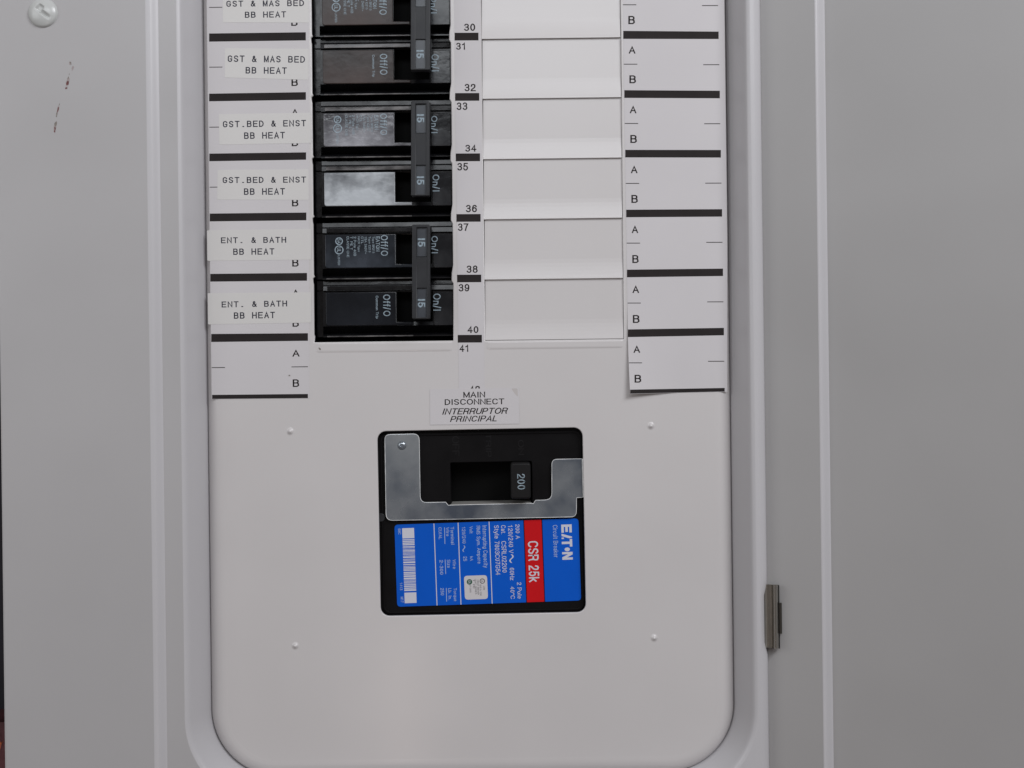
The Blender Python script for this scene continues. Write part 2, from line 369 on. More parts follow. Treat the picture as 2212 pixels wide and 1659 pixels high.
# ------------------------------------------------------------------ panel frame
fr = thing('panel_trim', 'pale grey metal trim with sloped rim around the white breaker cover', 'panel trim', W(300, 830, -8))
wall_prof = [(-1.2, 6), (-1.0, 3.4), (-0.3, 2.4), (2, 1.2)] + [(2 + 21 * t / 6, 1.2 - 9.0 * t / 6) for t in range(1, 7)] + [(26, -9.2), (30, -9.9), (35, -10.2)]
link('rim', sweep(wall_prof), M['rim'], fr, smooth=True)
# lip round the right and bottom, sloping away to the right
r0 = len(path()) - 13
lip = [(35, -10.2), (42, -10.1), (50, -9.6), (56, -8.6), (60, -7.0), (62, -4.5), (62.5, -1)]
# notch in the lip edge beside the hinge
PR = []
zs = [W(1650, v, -9).z for v in (1262, 1272, 1390, 1412)]
full = path()
right = full[:31] + full[31:]
def lip_cut(z): 
    if zs[3] < z < zs[2]: return 7 * (z - zs[3]) / (zs[2] - zs[3])
    if zs[2] <= z <= zs[1]: return 7
    if zs[1] < z < zs[0]: return 7 * (zs[0] - z) / (zs[0] - zs[1])
    return 0
lip = [(42, -10.2), (45, -10.0), (50, -9.4), (56, -8.5), (60, -7.2), (62, -4.5), (62.5, -1)]
vs_, fs = [], []; nz_ = 90
zs_ = [-0.26 + 0.44 * i / nz_ for i in range(nz_ + 1)]
for z in zs_:
    c = lip_cut(z)
    for (o, y) in lip:
        oo = o - c * (o - 42) / 20.5; vs_.append((XR + oo * S, y * .001, z))
n = len(lip)
for i in range(nz_):
    for j in range(n - 1): fs.append((i * n + j, i * n + j + 1, (i + 1) * n + j + 1, (i + 1) * n + j))
link('rim_edge', pymesh(vs_, fs), M['rim'], fr, smooth=True)
# face of the trim left of the opening, with its pressed step, reaching round below
x_o = W(0, 905, -12.2).x; x_s0 = W(332, 829, -12.2).x; x_s1 = W(352, 829, -10).x; xi = XL - 35 * S
zb = -0.26; zt = 0.24
def strip_mesh(cols, z0, z1):
    vs_ = [(x, y * .001, z) for z in (z0, z1) for (x, y) in cols]; n = len(cols)
    return pymesh(vs_, [(i, i + 1, n + i + 1, n + i) for i in range(n - 1)])
e = 0.0016
o_ = link('trim_face', strip_mesh([(x_o + .0004, 20), (x_o, 20), (x_o, -11.4), (x_o + .0003, -12.0), (x_o + .001, -12.2), (x_s0 - .0016, -12.2)], zb, zt), M['trim'], fr)
st = [(x_s0 - .0016, -12.2)] + [(x_s0 + (x_s1 - x_s0) * t, -12.2 + 2.0 * (.5 * t + .5 * (3 * t * t - 2 * t ** 3))) for t in [i / 12 for i in range(13)]]
link('pressed_step', strip_mesh(st, zb, zt), M['rim'], fr, smooth=True)  # paler enamel paints the step's light-catching slope brighter
# flat strip between step and rim, following the round corner at the bottom
vs_, fs = [], []; Pl = full[:31]
for (x, z, nx, nz) in Pl:
    vs_.append((x + nx * 35 * S, -.0102, z + nz * 35 * S)); vs_.append((x_s1, -.0102, z + nz * 35 * S))
for i in range(len(Pl) - 1): fs.append((2 * i, 2 * i + 1, 2 * i + 3, 2 * i + 2))
xe = XR + 42 * S
link('inner_ledge', pymesh(vs_, fs), M['trim'], fr)
vs_, fs = [], []; b0 = 0
for (x, z, nx, nz) in full[31:]:
    vs_.append((x + nx * 35 * S, -.0102, z + nz * 35 * S)); vs_.append((xe, -.0102, z + nz * 35 * S))
for i in range(len(full[31:]) - 1): fs.append((b0 + 2 * i + 1, b0 + 2 * i, b0 + 2 * i + 2, b0 + 2 * i + 3))
b0 = len(vs_)
zlo = ZB - 35 * S
vs_ += [(x_s1, -.0102, zlo), (xe, -.0102, zlo), (xe, -.0102, zb), (x_s1, -.0102, zb)]; fs.append((b0, b0 + 3, b0 + 2, b0 + 1))
link('corner_face', pymesh(vs_, fs), M['rim'], fr)  # same paler enamel, the corner's brightness is put into the colour
# screw: painted dome with a skewed slot
cw = W(93, 28, -12.2); rs = 31.5 * S; vs_, fs = [], []; nr, na = 22, 64
def sh(x, z):
    r = math.hypot(x, z)
    h = 1.9 * (1 - r ** 2.6) + .55 * min(1, (1 - r) * 14)
    a = math.radians(-38); s_ = x * math.cos(a) + z * math.sin(a); t_ = -x * math.sin(a) + z * math.cos(a)
    g = math.exp(-(t_ / .12) ** 4) * math.exp(-((s_ - .12) / .52) ** 6)
    g2 = math.exp(-((s_ + .2) / .2) ** 4) * math.exp(-((t_ - .12) / .25) ** 6)
    return h - 1.25 * max(g, g2 * .9)
for i in range(nr + 1):
    r = i / nr
    for j in range(na):
        a = 2 * math.pi * j / na; x, z = r * math.cos(a), r * math.sin(a)
        vs_.append((cw.x + x * rs, (-12.2 - max(0, sh(x, z))) * .001 if i < nr else -.0121, cw.z + z * rs))
for i in range(nr):
    for j in range(na):
        k = (j + 1) % na; fs.append((i * na + j, (i + 1) * na + j, (i + 1) * na + k, i * na + k))
scr = link('screw', pymesh(vs_, fs), M['screw'], fr, smooth=True)
for (u, v, r) in ((84.5, 27.5, 2.4), (95, 17.5, 2.6)):
    pts = [(u + r * random.uniform(.7, 1.2) * math.cos(a * .7), v + r * random.uniform(.6, 1.1) * math.sin(a * .7)) for a in range(9)]
    slab('chip', pts, -13.9, -13.0, M['tapeink'], scr)
# reddish scuffs below the screw
def fleck(u, v, a, b, deg, mat, parent, y=-12.23, n=11):
    pts = []
    for i in range(n):
        t = 2 * math.pi * i / n; k = random.uniform(.55, 1.15)
        pts.append(rot(u + a * k * math.cos(t), v + b * k * math.sin(t), u, v, deg))
    return slab('stain', pts, y, y + .02, mat, parent)
for q in ((151.5, 137, 3.2, 4.5, 0, 'smudge'), (146, 178, 3.6, 13, -10, 'smudge'), (125.5, 236, 2.6, 13, -14, 'smudge'), (119.5, 275, 3.4, 13, -8, 'smudge'), (157, 148, 3, 6, -20, 'smudge')): fleck(*q[:5], M[q[5]], fr, -12.212, 16)
for q in ((152, 135, 1.5, 2.2, 0, 'dirt'), (153.5, 139, 1.0, 1.5, 0, 'dirt'), (146.5, 179, 2.6, 6.0, -10, 'rust'), (143, 190.5, 2.4, 2.4, 0, 'rust'), (147.5, 168, .9, 3.5, -10, 'dirt'),
          (125.5, 235, 1.2, 6.5, -14, 'rust'), (123.2, 245, 1.2, 4.0, -10, 'dirt'), (122.0, 251, 1.3, 1.8, 0, 'dirt'), (120.2, 268, 2.2, 5.5, -8, 'dirt'), (119, 278, 1.6, 3.6, 0, 'rust'), (118, 284, 1.7, 2.0, 0, 'rust'),
          (128, 226, .7, 3.0, -14, 'dirt'), (149.5, 160, .6, 2.5, -8, 'dirt')):
    fleck(q[0], q[1], q[2] * 1.2, q[3] * 1.15, q[4], M[q[5]], fr)
# ------------------------------------------------------------------ cover with openings
cv = thing('panel_cover', 'white enamelled inner cover sheet with openings for breakers and rounded bottom corners', 'panel cover', W(1010, 1400, 0))
def ln(u, v, vref): return u + LEAN * (v - vref)
holeL = []
rows = [-50, 82, 210, 343, 472, 602]
L0 = lambda v: 672.5 + .0085 * v; R0 = lambda v: 971.5 + .0105 * v
left, right_ = [(L0(-75), -75)], [(R0(-75), -75)]
for rb in rows[1:]:
    left += [(L0(rb), rb - 9), (L0(rb) + 2.2, rb - 5), (L0(rb) - 1.6, rb - 1), (L0(rb) - 1.0, rb + 8), (L0(rb), rb + 12)]
    right_ += [(R0(rb) + .5, rb - 30), (R0(rb) - 2.2, rb - 12), (R0(rb) - 2.6, rb + 4), (R0(rb) + 1.0, rb + 10)]
left += [(L0(715), 722), (L0(737) + 1.5, 727), (L0(739), 739.5)]; right_ += [(R0(725), 722), (R0(735), 735.5)]
holeL = left + right_[::-1]
B0 = lambda v: 1039.5 + .0115 * v; B1 = lambda v: 1340.5 + .0105 * v
holeR = [(B0(-75), -75), (B0(735), 736), (B1(732), 732), (B1(-75), -75)]
holeM = R(818.5, 927.5, 1262, 1327, 19, 1.1, 6)
def off(o):
    return [((x + nx * o * S), (z + nz * o * S)) for (x, z, nx, nz) in full]
outer = off(-30)
polys = [outer] + [[(W(u, v).x, W(u, v).z) for u, v in h] for h in (holeL, holeR, holeM)]
me = curve_mesh(polys, .0014, .00035, 2)
me.transform(Matrix(((1, 0, 0, 0), (0, 0, -1, .0007), (0, 1, 0, 0), (0, 0, 0, 1))))
link('cover_sheet', me, M['cover'], cv)
link('rolled_edge', sweep([(-44, .02), (-42, -.012), (-33, -.012), (-31, .01), (-27, .1), (-22, .35), (-17, .8), (-12, 1.45), (-7.5, 2.3), (-4, 3.2), (-1.5, 4.1), (-.8, 5)]), M['cover'], cv, smooth=True)
# blank plates: each leans out towards its lower edge
tops = [-48, 83.2, 212.6, 343.2, 473.2, 603.2, 734.0]
for a, b in zip(tops[:-1], tops[1:]):
    um = 1192 + LEAN * ((a + b) / 2); jt = random.uniform(-.12, .14)
    u0, u1 = B0((a + b) / 2) + 1.0, B1((a + b) / 2) - .8
    h = b - a
    prof = [(a - 4, 2.6), (a - 4, 1.07)] + [(a + .5 + (h * .66) * t / 5, 1.05 + jt - .15 * t / 5) for t in range(6)] + \
           [(a + h * .66 + 1 + (h * .34 - 3.0) * t / 5, 0.9 + jt - (.74 + jt * .8) * (t / 5) ** 1.4) for t in range(1, 6)] + [(b - 1.2, .16), (b - .6, .4), (b - .6, 1.0), (b - 5, 1.25), (b - 5, 2.6)]
    section('knockout_plate', u0, u1, prof, M['cover'], cv, um)
# embossed ridges under both columns of spaces
def ridge(u0, v0, u1, v1):
    nU, nV = 60, 14; vs_, fs = [], []
    for j in range(nV + 1):
        for i in range(nU + 1):
            t, s_ = i / nU, j / nV; u = u0 + (u1 - u0) * t; v = v0 + (v1 - v0) * s_
            du = min(u - u0, u1 - u) / 9; dv = min((v - v0) / 2.5, (v1 - v) / 8)
            k = max(0, min(1, du)) ; q = max(0, min(1, dv)); f = (3 * k * k - 2 * k ** 3) * (3 * q * q - 2 * q ** 3)
            vs_.append(W(u, v - LEAN * (u - (u0 + u1) / 2), .15 - .38 * f))
    for j in range(nV):
        for i in range(nU):
            a = j * (nU + 1) + i; fs.append((a, a + nU + 1, a + nU + 2, a + 1))
    link('pressed_ridge', pymesh(vs_, fs), M['cover'], cv, smooth=True)
ridge(679, 738, 981, 764); ridge(1047, 735, 1350, 757)
# pressed dimples
for (u, v) in ((627, 932), (1406, 920), (638, 1395), (1413, 1378)):
    c = W(u, v, 0); r = 12 * S; vs_, fs = [], []
    for i in range(9):
        for j in range(24):
            a = 2 * math.pi * j / 24; rr = r * i / 8; vs_.append((c.x + rr * math.cos(a), .00004 - .0010 * math.exp(-(i / 8 / .42) ** 2), c.z + rr * math.sin(a)))
    for i in range(8):
        for j in range(24): k = (j + 1) % 24; fs.append((i * 24 + j, (i + 1) * 24 + j, (i + 1) * 24 + k, i * 24 + k))
    link('dimple', pymesh(vs_, fs), M['cover'], cv, smooth=True)
fleck(691, 754, 2.2, 4.0, 40, M['dirt'], cv, -.26)
fleck(625, 811, 2.0, 1.3, 0, M['dirt'], cv, -.30)
# ------------------------------------------------------------------ door folded open on the right
dr = thing('panel_door', 'grey metal door folded open to the right, with a pressed vertical bead', 'panel door', W(1660, 830, -4))
dpr = [(1641, -3.0), (1652, -3.8), (1768, -10.9), (1771.5, -11.1), (1774, -11.0), (1785, -8.3), (1788, -8.0), (1792, -8.2), (2300, -37)]
cols = []
for (u, y) in dpr:
    q = W(u - 8 + 8, 829.5, y); cols.append((q.x, y))
link('door_sheet', strip_mesh(cols, zb, zt), M['door'], dr)
cols2 = [(W(u, 829.5, y).x, y) for u, y in ((1769, -11.0), (1771.5, -11.25), (1774.5, -11.2), (1780, -10.3), (1786, -8.9), (1789, -8.3), (1791, -8.2))]
link('pressed_bead', strip_mesh(cols2, zb, zt), M['rim'], dr, smooth=True)  # paler than the door sheet, a highlight painted along the bead
hg = thing('hinge', 'small bare steel hinge between the rim and the open door', 'hinge', W(1668, 1330, -6))
# hinge barrel: rolled sheet
def hinge_part(name, u0, u1, v0, v1, ys, parent, mat):
    n = len(ys); vs_, fs = [], []
    for v in (v0, v1):
        for i, y in enumerate(ys):
            u = u0 + (u1 - u0) * i / (n - 1); vs_.append(W(u + LEAN * (v - (v0 + v1) / 2), v, y))
        for i in range(n - 1, -1, -1):
            u = u0 + (u1 - u0) * i / (n - 1); vs_.append(W(u + LEAN * (v - (v0 + v1) / 2), v, max(ys) + 1.2))
    m = 2 * n
    for i in range(m): j = (i + 1) % m; fs.append((i, m + i, m + j, j))
    fs.append(tuple(range(m))); fs.append(tuple(range(2 * m - 1, m - 1, -1)))
    return link(name, pymesh(vs_, fs), mat, parent)
hinge_part('leaf', 1648.5, 1668, 1262.5, 1399, [-6.0, -7.4, -7.9, -8.0, -8.0, -8.1], hg, M['steel'])
bar = [-8.0 - 3.0 * math.sin(math.pi * i / 14) for i in range(15)]
hinge_part('barrel', 1667, 1682.5, 1263, 1401, bar, hg, M['steel'])
hinge_part('door_leaf', 1681, 1689, 1302, 1369, [-7.6, -7.8, -7.8], hg, M['darksteel'])
hinge_part('slot_shadow', 1646.5, 1649.5, 1263, 1394, [-6.5, -6.6, -6.7], hg, M['darksteel'])  # dark strip added as the shadow in the hinge slot
hinge_part('barrel_shadow', 1681.2, 1684, 1264, 1401, [-7.9, -8.0, -8.0], hg, M['deep'])  # black strip standing for the shaded gap right of the barrel
# ------------------------------------------------------------------ printed strips
barsL = [((451.7, 72.3), (660.6, 69.6), (660.6, 87.2), (451.7, 90.0)), ((451.7, 202.3), (660.8, 199), (660.8, 215.6), (451.7, 218.9)), ((452.2, 331.8), (661.2, 329), (661.2, 345), (452.2, 348.3)),
         ((453.1, 461.3), (661.8, 459), (661.8, 475.8), (453.1, 478.3)), ((454.3, 591.6), (663.2, 589.6), (663.2, 606.4), (454.3, 608.4)), ((456.3, 721.4), (665.2, 719.7), (665.2, 736.2), (456.3, 738.8)),
         ((458.2, 853), (665.2, 851), (665.2, 860), (458.2, 861.8))]
GRP = 'printed circuit strips on the cover'
sl = thing('circuit_strip', 'long paper strip with black bars left of the breakers, under the tape labels', 'paper strip', W(560, 400, -.1), GRP)
sheet('paper', lambda v: 446.5 + .0125 * v, lambda v: 667 + .002 * v, (-70, -72), (862.3, 860.3), -.10, .08, M['paper'], sl, nu=4, nv=12)
def bar_(b, y, parent, yfun=None, nu=1): quad('printed_bar', b, y, M['ink'], parent, yfun, nu)
for b in barsL: bar_(b, -.112, sl)
def tick(u0, u1, v, y, parent, th=1.6, yfun=None, sl_=.010): quad('tick_mark', [(u0, v - th / 2 + sl_ * (u1 - u0) / 2), (u1, v - th / 2 - sl_ * (u1 - u0) / 2), (u1, v + th / 2 - sl_ * (u1 - u0) / 2), (u0, v + th / 2 + sl_ * (u1 - u0) / 2)], y, M['ink'], parent, yfun)
for v, u in ((15.8, 451.7), (145.0, 451.9), (274.6, 452), (404.2, 453), (534, 454.5), (664, 456), (794, 457.4)):
    tick(u, u + 28.5, v, -.112, sl); tick(u + 172.2, u + 207.8, v - 1.6, -.112, sl)
for k in range(7):
    u = 639.3 - .55 * k; va = 762.6 - 130 * k; vb = 827.6 - 130 * k
    if va > -30: text('A', (u - 8.2, va - 7.9, u + 8.2, va + 7.9), -.112, M['ink'], sl, bold=.045)
    if vb > -30: text('B', (u - 7, vb - 8.2, u + 7, vb + 8.2), -.112, M['ink'], sl, bold=.045)
# tape labels on the left strip
def tape(pts, y, l1, b1, l2, b2, label, a=0.9):
    y = -.165
    u0 = sum(p[0] for p in pts) / 4; v0 = sum(p[1] for p in pts) / 4
    t = thing('tape_label', label, 'tape label', W(u0, v0, y), 'white tape labels naming the heating circuits')
    slab('tape', roundpoly([(p[0], p[1], 2.0) for p in pts], 2), y, y + .05, M['tape'], t, .015)
    stroke(l1, b1, y - .012, M['tapeink'], t, a, th=.19); stroke(l2, b2, y - .012, M['tapeink'], t, a, th=.19)
tape([(481, -19), (666.5, -20), (667, 49), (481.5, 48.5)], -.30, 'GST & MAS BED', (489, -.5, 657, 14.5), 'BB HEAT', (529, 23.5, 618, 38.3), 'white tape label cut by the top of the photo, reading GST & MAS BED BB HEAT', .6)
tape([(486, 104), (667, 105.5), (666.3, 172.5), (485.4, 167.5)], -.30, 'GST & MAS BED', (492, 119, 659, 135.3), 'BB HEAT', (530.6, 143.7, 619.5, 159.5), 'whole white tape label reading GST & MAS BED BB HEAT, beside the 31 position', -.6)
tape([(472.7, 246.5), (672, 243.5), (672.8, 309), (473.7, 312.5)], -.30, 'GST.BED & ENST', (481.5, 259, 661, 275.2), 'BB HEAT', (527.3, 284, 615.4, 299.8), 'upper white tape label reading GST.BED & ENST BB HEAT, beside the 33 position', .8)
tape([(470, 367), (666.5, 365.5), (667, 432.0), (469.3, 431.4)], -.30, 'GST.BED & ENST', (481, 380.8, 661, 396.2), 'BB HEAT', (527, 405.2, 615.4, 421), 'lower white tape label reading GST.BED & ENST BB HEAT, beside the 35 position', .4)
tape([(447.2, 497.5), (672, 494.5), (672.3, 561), (448, 563.5)], -.30, 'ENT. & BATH', (477.3, 511, 618.2, 526), 'BB HEAT', (503.8, 535.3, 592.6, 550.5), 'upper wide white tape label reading ENT. & BATH BB HEAT, beside the 37 position', .5)
tape([(448.6, 633.3), (672.3, 631.5), (672.5, 697), (449.4, 700.8)], -.30, 'ENT. & BATH', (478.7, 649, 620.2, 664.2), 'BB HEAT', (505.2, 672.8, 594, 688.2), 'lowest wide white tape label reading ENT. & BATH BB HEAT, beside the 39 position', .9)
# centre number strip
sc_ = thing('number_strip', 'narrow paper strip of circuit numbers 30 to 42 between breakers and blank plates', 'paper strip', W(1012, 400, -.1), GRP)
sheet('paper', lambda v: 981 + .0122 * v, lambda v: 1037.2 + .0115 * v, (-70, -70.5), (848, 847), -.10, .08, M['paper'], sc_, nu=2, nv=8)
barsC = [(982, 70.7, 1033.6, 87.4), (983.2, 201, 1035.3, 217.7), (984.6, 331.4, 1037, 348.3), (986, 462.4, 1038.2, 479), (987.5, 593.3, 1039.6, 609.7), (989, 723.4, 1041, 740)]
for k, (a, b, c, d) in enumerate(barsC):
    bar_(R(a, b, c, d, 0, .3)[3:] + R(a, b, c, d, 0, .3)[:3], -.112, sc_)
    text(str(30 + 2 * k), (a + 20, b - 20, a + 44.5, b - 3.8), -.112, M['ink'], sc_, .4, bold=.042)
    s_ = str(31 + 2 * k); text(s_, (a + 2.8, d + 3.6, a + (22.5 if s_[1] == '1' else 26.5), d + 20), -.112, M['ink'], sc_, .4, bold=.042)
text('42', (1013, 832.3, 1037, 848.5), -.112, M['ink'], sc_, .4, bold=.042)
# right strip, its lower left corner lifting
def lift(u, v):
    a = max(0, (v - 640) / 212) ; b = max(0, 1 - (u - 1345) / 120)
    return -3.2 * a ** 1.8 * b ** 1.3
barsR = [((1346.4, 66.7), (1552.4, 68.2), (1552.4, 84.2), (1346.4, 83.9)), ((1348.7, 194.8), (1555, 196), (1555, 212.3), (1348.7, 211.4)), ((1350.7, 323.7), (1557.2, 324), (1557.2, 340.3), (1350.7, 340)),
         ((1352.7, 453), (1559.8, 451.8), (1559.8, 467.9), (1352.7, 469.3)), ((1354.4, 582.5), (1561.8, 580.2), (1561.8, 596.2), (1354.4, 599)), ((1356.4, 711.6), (1563.8, 708.2), (1563.8, 724.2), (1356.4, 728.2)),
         ((1361.3, 841.7), (1565.5, 838), (1565.5, 845.7), (1361.3, 850.3))]
sr = thing('circuit_strip', 'long paper strip with black bars right of the blank plates, its lower corner lifting', 'paper strip', W(1455, 400, -.1), GRP)
sheet('paper', lambda v: 1345 + .0155 * v + (max(0, v - 700) / 150) ** 2 * 3.0, lambda v: 1564.5 + .0125 * v if v > 1e9 else min(1564.5 + .0125 * v, 1571), (-70, -68), (850.8, 846.2), -.10, .08, M['paper'], sr, lift, 16, 60)
for b in barsR: bar_(b, -.125, sr, lift, 16)
k3 = .28644
for X0, X1, Y in ((1278, 1380, 36), (1286, 1388, 484), (1293, 1394, 931), (1301, 1402, 1383), (1308, 1408, 305 + 1528.4), (1315, 1414, 757 + 1528.4), (1325, 1423, 1208 + 1528.4)):
    tick(979.2 + X0 * k3, 979.2 + X1 * k3, Y * k3, -.125, sr, yfun=lift, sl_=0)
for X0, X1, Y in ((1876, 1996, 42), (1885, 2006, 488), (1892, 2013, 933), (1900, 2022, 1381), (1908, 2030, 299 + 1528.4), (1915, 2037, 748 + 1528.4), (1921, 2043, 1196 + 1528.4)):
    tick(979.2 + X0 * k3, 979.2 + X1 * k3, Y * k3, -.125, sr, yfun=lift, sl_=.004)
for ch, X0, X1, Y0, Y1 in (('B', 1320, 1370, 120, 182), ('A', 1322, 1375, 345, 405), ('B', 1328, 1378, 568, 628), ('A', 1330, 1382, 795, 855), ('B', 1335, 1385, 1018, 1078), ('A', 1338, 1390, 1247, 1307), ('B', 1343, 1392, 1470, 1530),
                           ('A', 1345, 1395, 1698.4, 1758.4), ('B', 1350, 1398, 1923.4, 1983.4), ('A', 1350, 1402, 2150.4, 2210.4), ('B', 1354, 1405, 2375.4, 2435.4), ('A', 1358, 1410, 2603.4, 2661.4), ('B', 1367, 1418, 2826.4, 2885.4)):
    text(ch, (979.2 + X0 * k3, Y0 * k3, 979.2 + X1 * k3, Y1 * k3), -.125, M['ink'], sr, -.3 if Y0 < 1000 else .3, bold=.045, yfun=lift)
# main disconnect label
ml = thing('disconnect_label', 'white sticker above the main breaker reading MAIN DISCONNECT INTERRUPTOR PRINCIPAL', 'sticker', W(1025, 878, -.3))
slab('sticker', [(928.5, 841), (1121.5, 838.0), (1122, 915.5), (929, 917.8)], -.17, -.12, M['paper'], ml)
for s_, bx, sh_ in (('MAIN', (1000.5, 845.3, 1048, 859.8), 0), ('DISCONNECT', (960.6, 860.6, 1089.4, 875), 0), ('INTERRUPTOR', (955, 880.3, 1097.7, 895.8), .25), ('PRINCIPAL', (971.8, 897, 1072.6, 911.8), .25)):
    text(s_, bx, -.185, M['ink'], ml, .8, bold=.034, shear=sh_)
slab('stain', roundpoly([(1104, 839, 3), (1118, 839, 3), (1119, 857, 3), (1113, 852, 3)]), -.178, -.174, material('faint_stain', (0.50, 0.47, 0.46), .7), ml)
# ------------------------------------------------------------------ double pole breakers
def pole(bk, ft, face, txt, trip, off_, on_, first):
    sh_ = LEAN * (ft - 106)
    ul, ur = 678.5 + sh_, 980 + sh_
    a, b, c, d = 692 + sh_, 851 + sh_, 928.5 + sh_, 974.5 + sh_
    um = 826
    top = [(ft - 25, 14), (ft - 25, 5.6), (ft - 24, 5.0), (ft - 15.5, 4.8), (ft - 14, 2.9), (ft - 12.5, 2.6), (ft - 3, 2.3), (ft - 1.8, 2.6), (ft - 1.2, 3.6), (ft - .2, 3.6), (ft + .6, 1.5)]
    bot = [(ft + 74, 1.5), (ft + 75, 1.8), (ft + 76, 2.6), (ft + 89, 6.5), (ft + 92.5, 4.2), (ft + 95, 3.0), (ft + 97.6, 3.0), (ft + 99.3, 5.0), (ft + 99.3, 14)]
    A = top + bot
    Bp = top[:-1] + [(ft + 1, 3.6), (ft + 1.2, 11), (ft + 66, 11), (ft + 66.3, 1.9)] + bot[0:]
    flange = [(ft - 25, 14), (ft - 25, 6), (ft - 23.5, 5.2), (ft - 4, 5.2), (ft - 3.5, 6.2), (ft - 1.5, 6.2), (ft - 1, 5.2), (ft + 97, 5.2), (ft + 99.3, 6.2), (ft + 99.3, 14)]
    section('pole_body', a, b, A, M['black'], bk, um, extra=[(b, c, Bp), (c, d, A), (ul, a, flange), (d, ur + 3, flange)])
    Lp = [(a + 5, ft + 1.5, 2), (b - 1, ft + 1.5, 0), (b - 1, ft + 66.5, 0), (c - 42, ft + 66.5, 0), (c - 42, ft + 73.5, 0), (a + 5, ft + 73.5, 6)]
    Lp = roundpoly([(*rot(p, q, (a + b) / 2, ft + 37, .7), r_) for p, q, r_ in Lp], 4)
    slab('lower_ridge_glint', R(a + 8, ft + 95, c - 42, ft + 98, 1, .7), 2.5, 3.4, M['ridge_glint'], bk, .2)  # added pale strip, the ridge highlight painted in its colour
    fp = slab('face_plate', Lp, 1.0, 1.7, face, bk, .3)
    rp = slab('ridge_plate', R(a + 8, ft - 12, c - 42, ft - 3.8, 1, .7), 1.9, 2.6, M['ridge_glint'] if face in (M['face_glare'], M['face_glare2'], M['face_brown']) else M['black'], bk, .15)
    st_ = slab('on_plate', R(c + 3, ft + 1.5, d - 2, ft + 73, 2.5, .7), 1.0, 1.6, M['on_black'], bk, .25)
    slab('toggle_slot', R(b + .5, ft + 1.4, c - .5, ft + 65.8, 0, .7), 10.4, 10.9, M['deep'], bk)
    if off_: stroke('\u00d8ff/\u00d8', off_, .97, M['print'], fp, -89.3, True, th=.15, mono=False)
    stroke('\u00d8n/I', on_, .97, M['print'], st_, -89.3, True, th=.15, mono=False)
    if trip: text('Common Trip', trip, .97, M['print'], fp, -89.3, True, bold=.03)
    if txt:
        x = 816.0 + sh_
        for s_, wd, ln_ in (('EATON', 9.5, 32), ('Type BR215', 6, 36), ('Type C215', 6, 34), ('15A 240V~', 6, 38), ('CTL', 5, 16), ('HACR Type', 6, 33), ('2 Pole 40B', 6, 42), ('TYPE T', 5, 29), ('CLASSE ONE', 6, 45)):
            text(s_, (x - wd, ft + 6, x, ft + 6 + ln_), .97, M['print'], fp, -89.3, True, bold=.035 if s_ == 'EATON' else .02)
            x -= wd + 2.1
        for dv, r_, s_ in ((15, 8.2, 'SA'), (34, 9.6, 'UL')):
            cu_, cv_ = 727.5 + sh_, ft + dv + 1
            slab('mark', [circle(cu_, cv_, r_), circle(cu_, cv_, r_ - 2.0)], .96, .995, M['print'], fp)
            text(s_, (cu_ - 4, cv_ - 5, cu_ + 4, cv_ + 5), .97, M['print'], fp, -89.3, True, bold=.03)
        text('LISTED', (725 + sh_, ft + 47, 729.5 + sh_, ft + 68), .97, M['print'], fp, -89.3, True, bold=.03)
def breaker(label, fts, faces, txts, trips, offs, ons, hv, r15):
    bk = thing('double_pole_breaker', label, 'circuit breaker', W(826, (fts[0] + fts[1]) / 2 + 37, 5), 'black double pole breakers in the left column')
    for i in (0, 1): pole(bk, fts[i], faces[i], txts[i], trips[i], offs[i], ons[i], i == 0)
    v0, v1, u0, u1 = hv
    sh_ = 0
    hd = slab('handle_tie', [R(u0, v0, u1, v1, 3, .0)] + [R(u0 + 10.5, v0 + 6, u0 + 32, v1 - 3.5, 0, 0)], -9.0, -5.5, M['handle'], bk, .3)
    for v in (v0 + 30, v1 - 40):
        section('toggle', u0 + 2, u1 + 3, [(v - 26, 10), (v - 26, -5.4), (v + 26, -5.4), (v + 32, 10)], M['black'], bk, (u0 + u1) / 2)
    for k, (a, b) in enumerate(((v0 + 6, v0 + 68), (v1 - 65, v1 - 3.5))):
        wi = slab('rating_window', R(u0 + 9.5, a - 1, u0 + 33, b + 1, 0, 0), -8.0, -5.8, M['window'], hd)
        bx = (u0 + 12.5, r15[k][0], u0 + 28.5, r15[k][1])
        v2, fs = stroke_shape('I5', .2, False); flat('lettering', v2, fs, bx, -89.5, -8.05, M['print'], wi, None, False)
    slab('centre_web', R(u0 + 9.5, v0 + 70, u0 + 33, v1 - 67, 0, 0), -8.75, -5.9, M['handle'], hd)
breaker('black double pole breaker with brownish faces, topmost, cut by the top edge of the photo', (-19.5, 106.6), (M['face_brown'], M['face_brown']), (True, False), (None, (803, 118.5, 809.7, 166)),
        ((818.5, -14, 836, 32), (819.8, 116, 837.6, 161.6)), ((930, -9, 944, 28.8), (931.5, 116.8, 949, 154)), (-55, 151, 887, 929), ((-25, -7), (108, 126)))
breaker('black double pole breaker with whitish reflections painted on its faces, middle of three, at positions 33 to 36', (242.4, 370.9), (M['face_glare2'], M['face_glare']), (True, False), (None, None),
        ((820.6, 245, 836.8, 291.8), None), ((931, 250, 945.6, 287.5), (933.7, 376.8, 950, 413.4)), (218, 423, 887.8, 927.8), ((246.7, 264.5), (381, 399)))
breaker('lowest black double pole breaker, clean dark faces, at positions 37 to 40', (504.9, 629.6), (M['face_dark'], M['face_black']), (True, False), (None, (810.5, 639, 817.5, 688)),
        ((821.8, 507.7, 838.7, 552.7), (827, 636, 844, 683)), ((931.5, 509.5, 946.5, 547), (935, 634, 953, 671)), (485, 688.6, 890, 928.8), ((515, 533), (646, 664)))
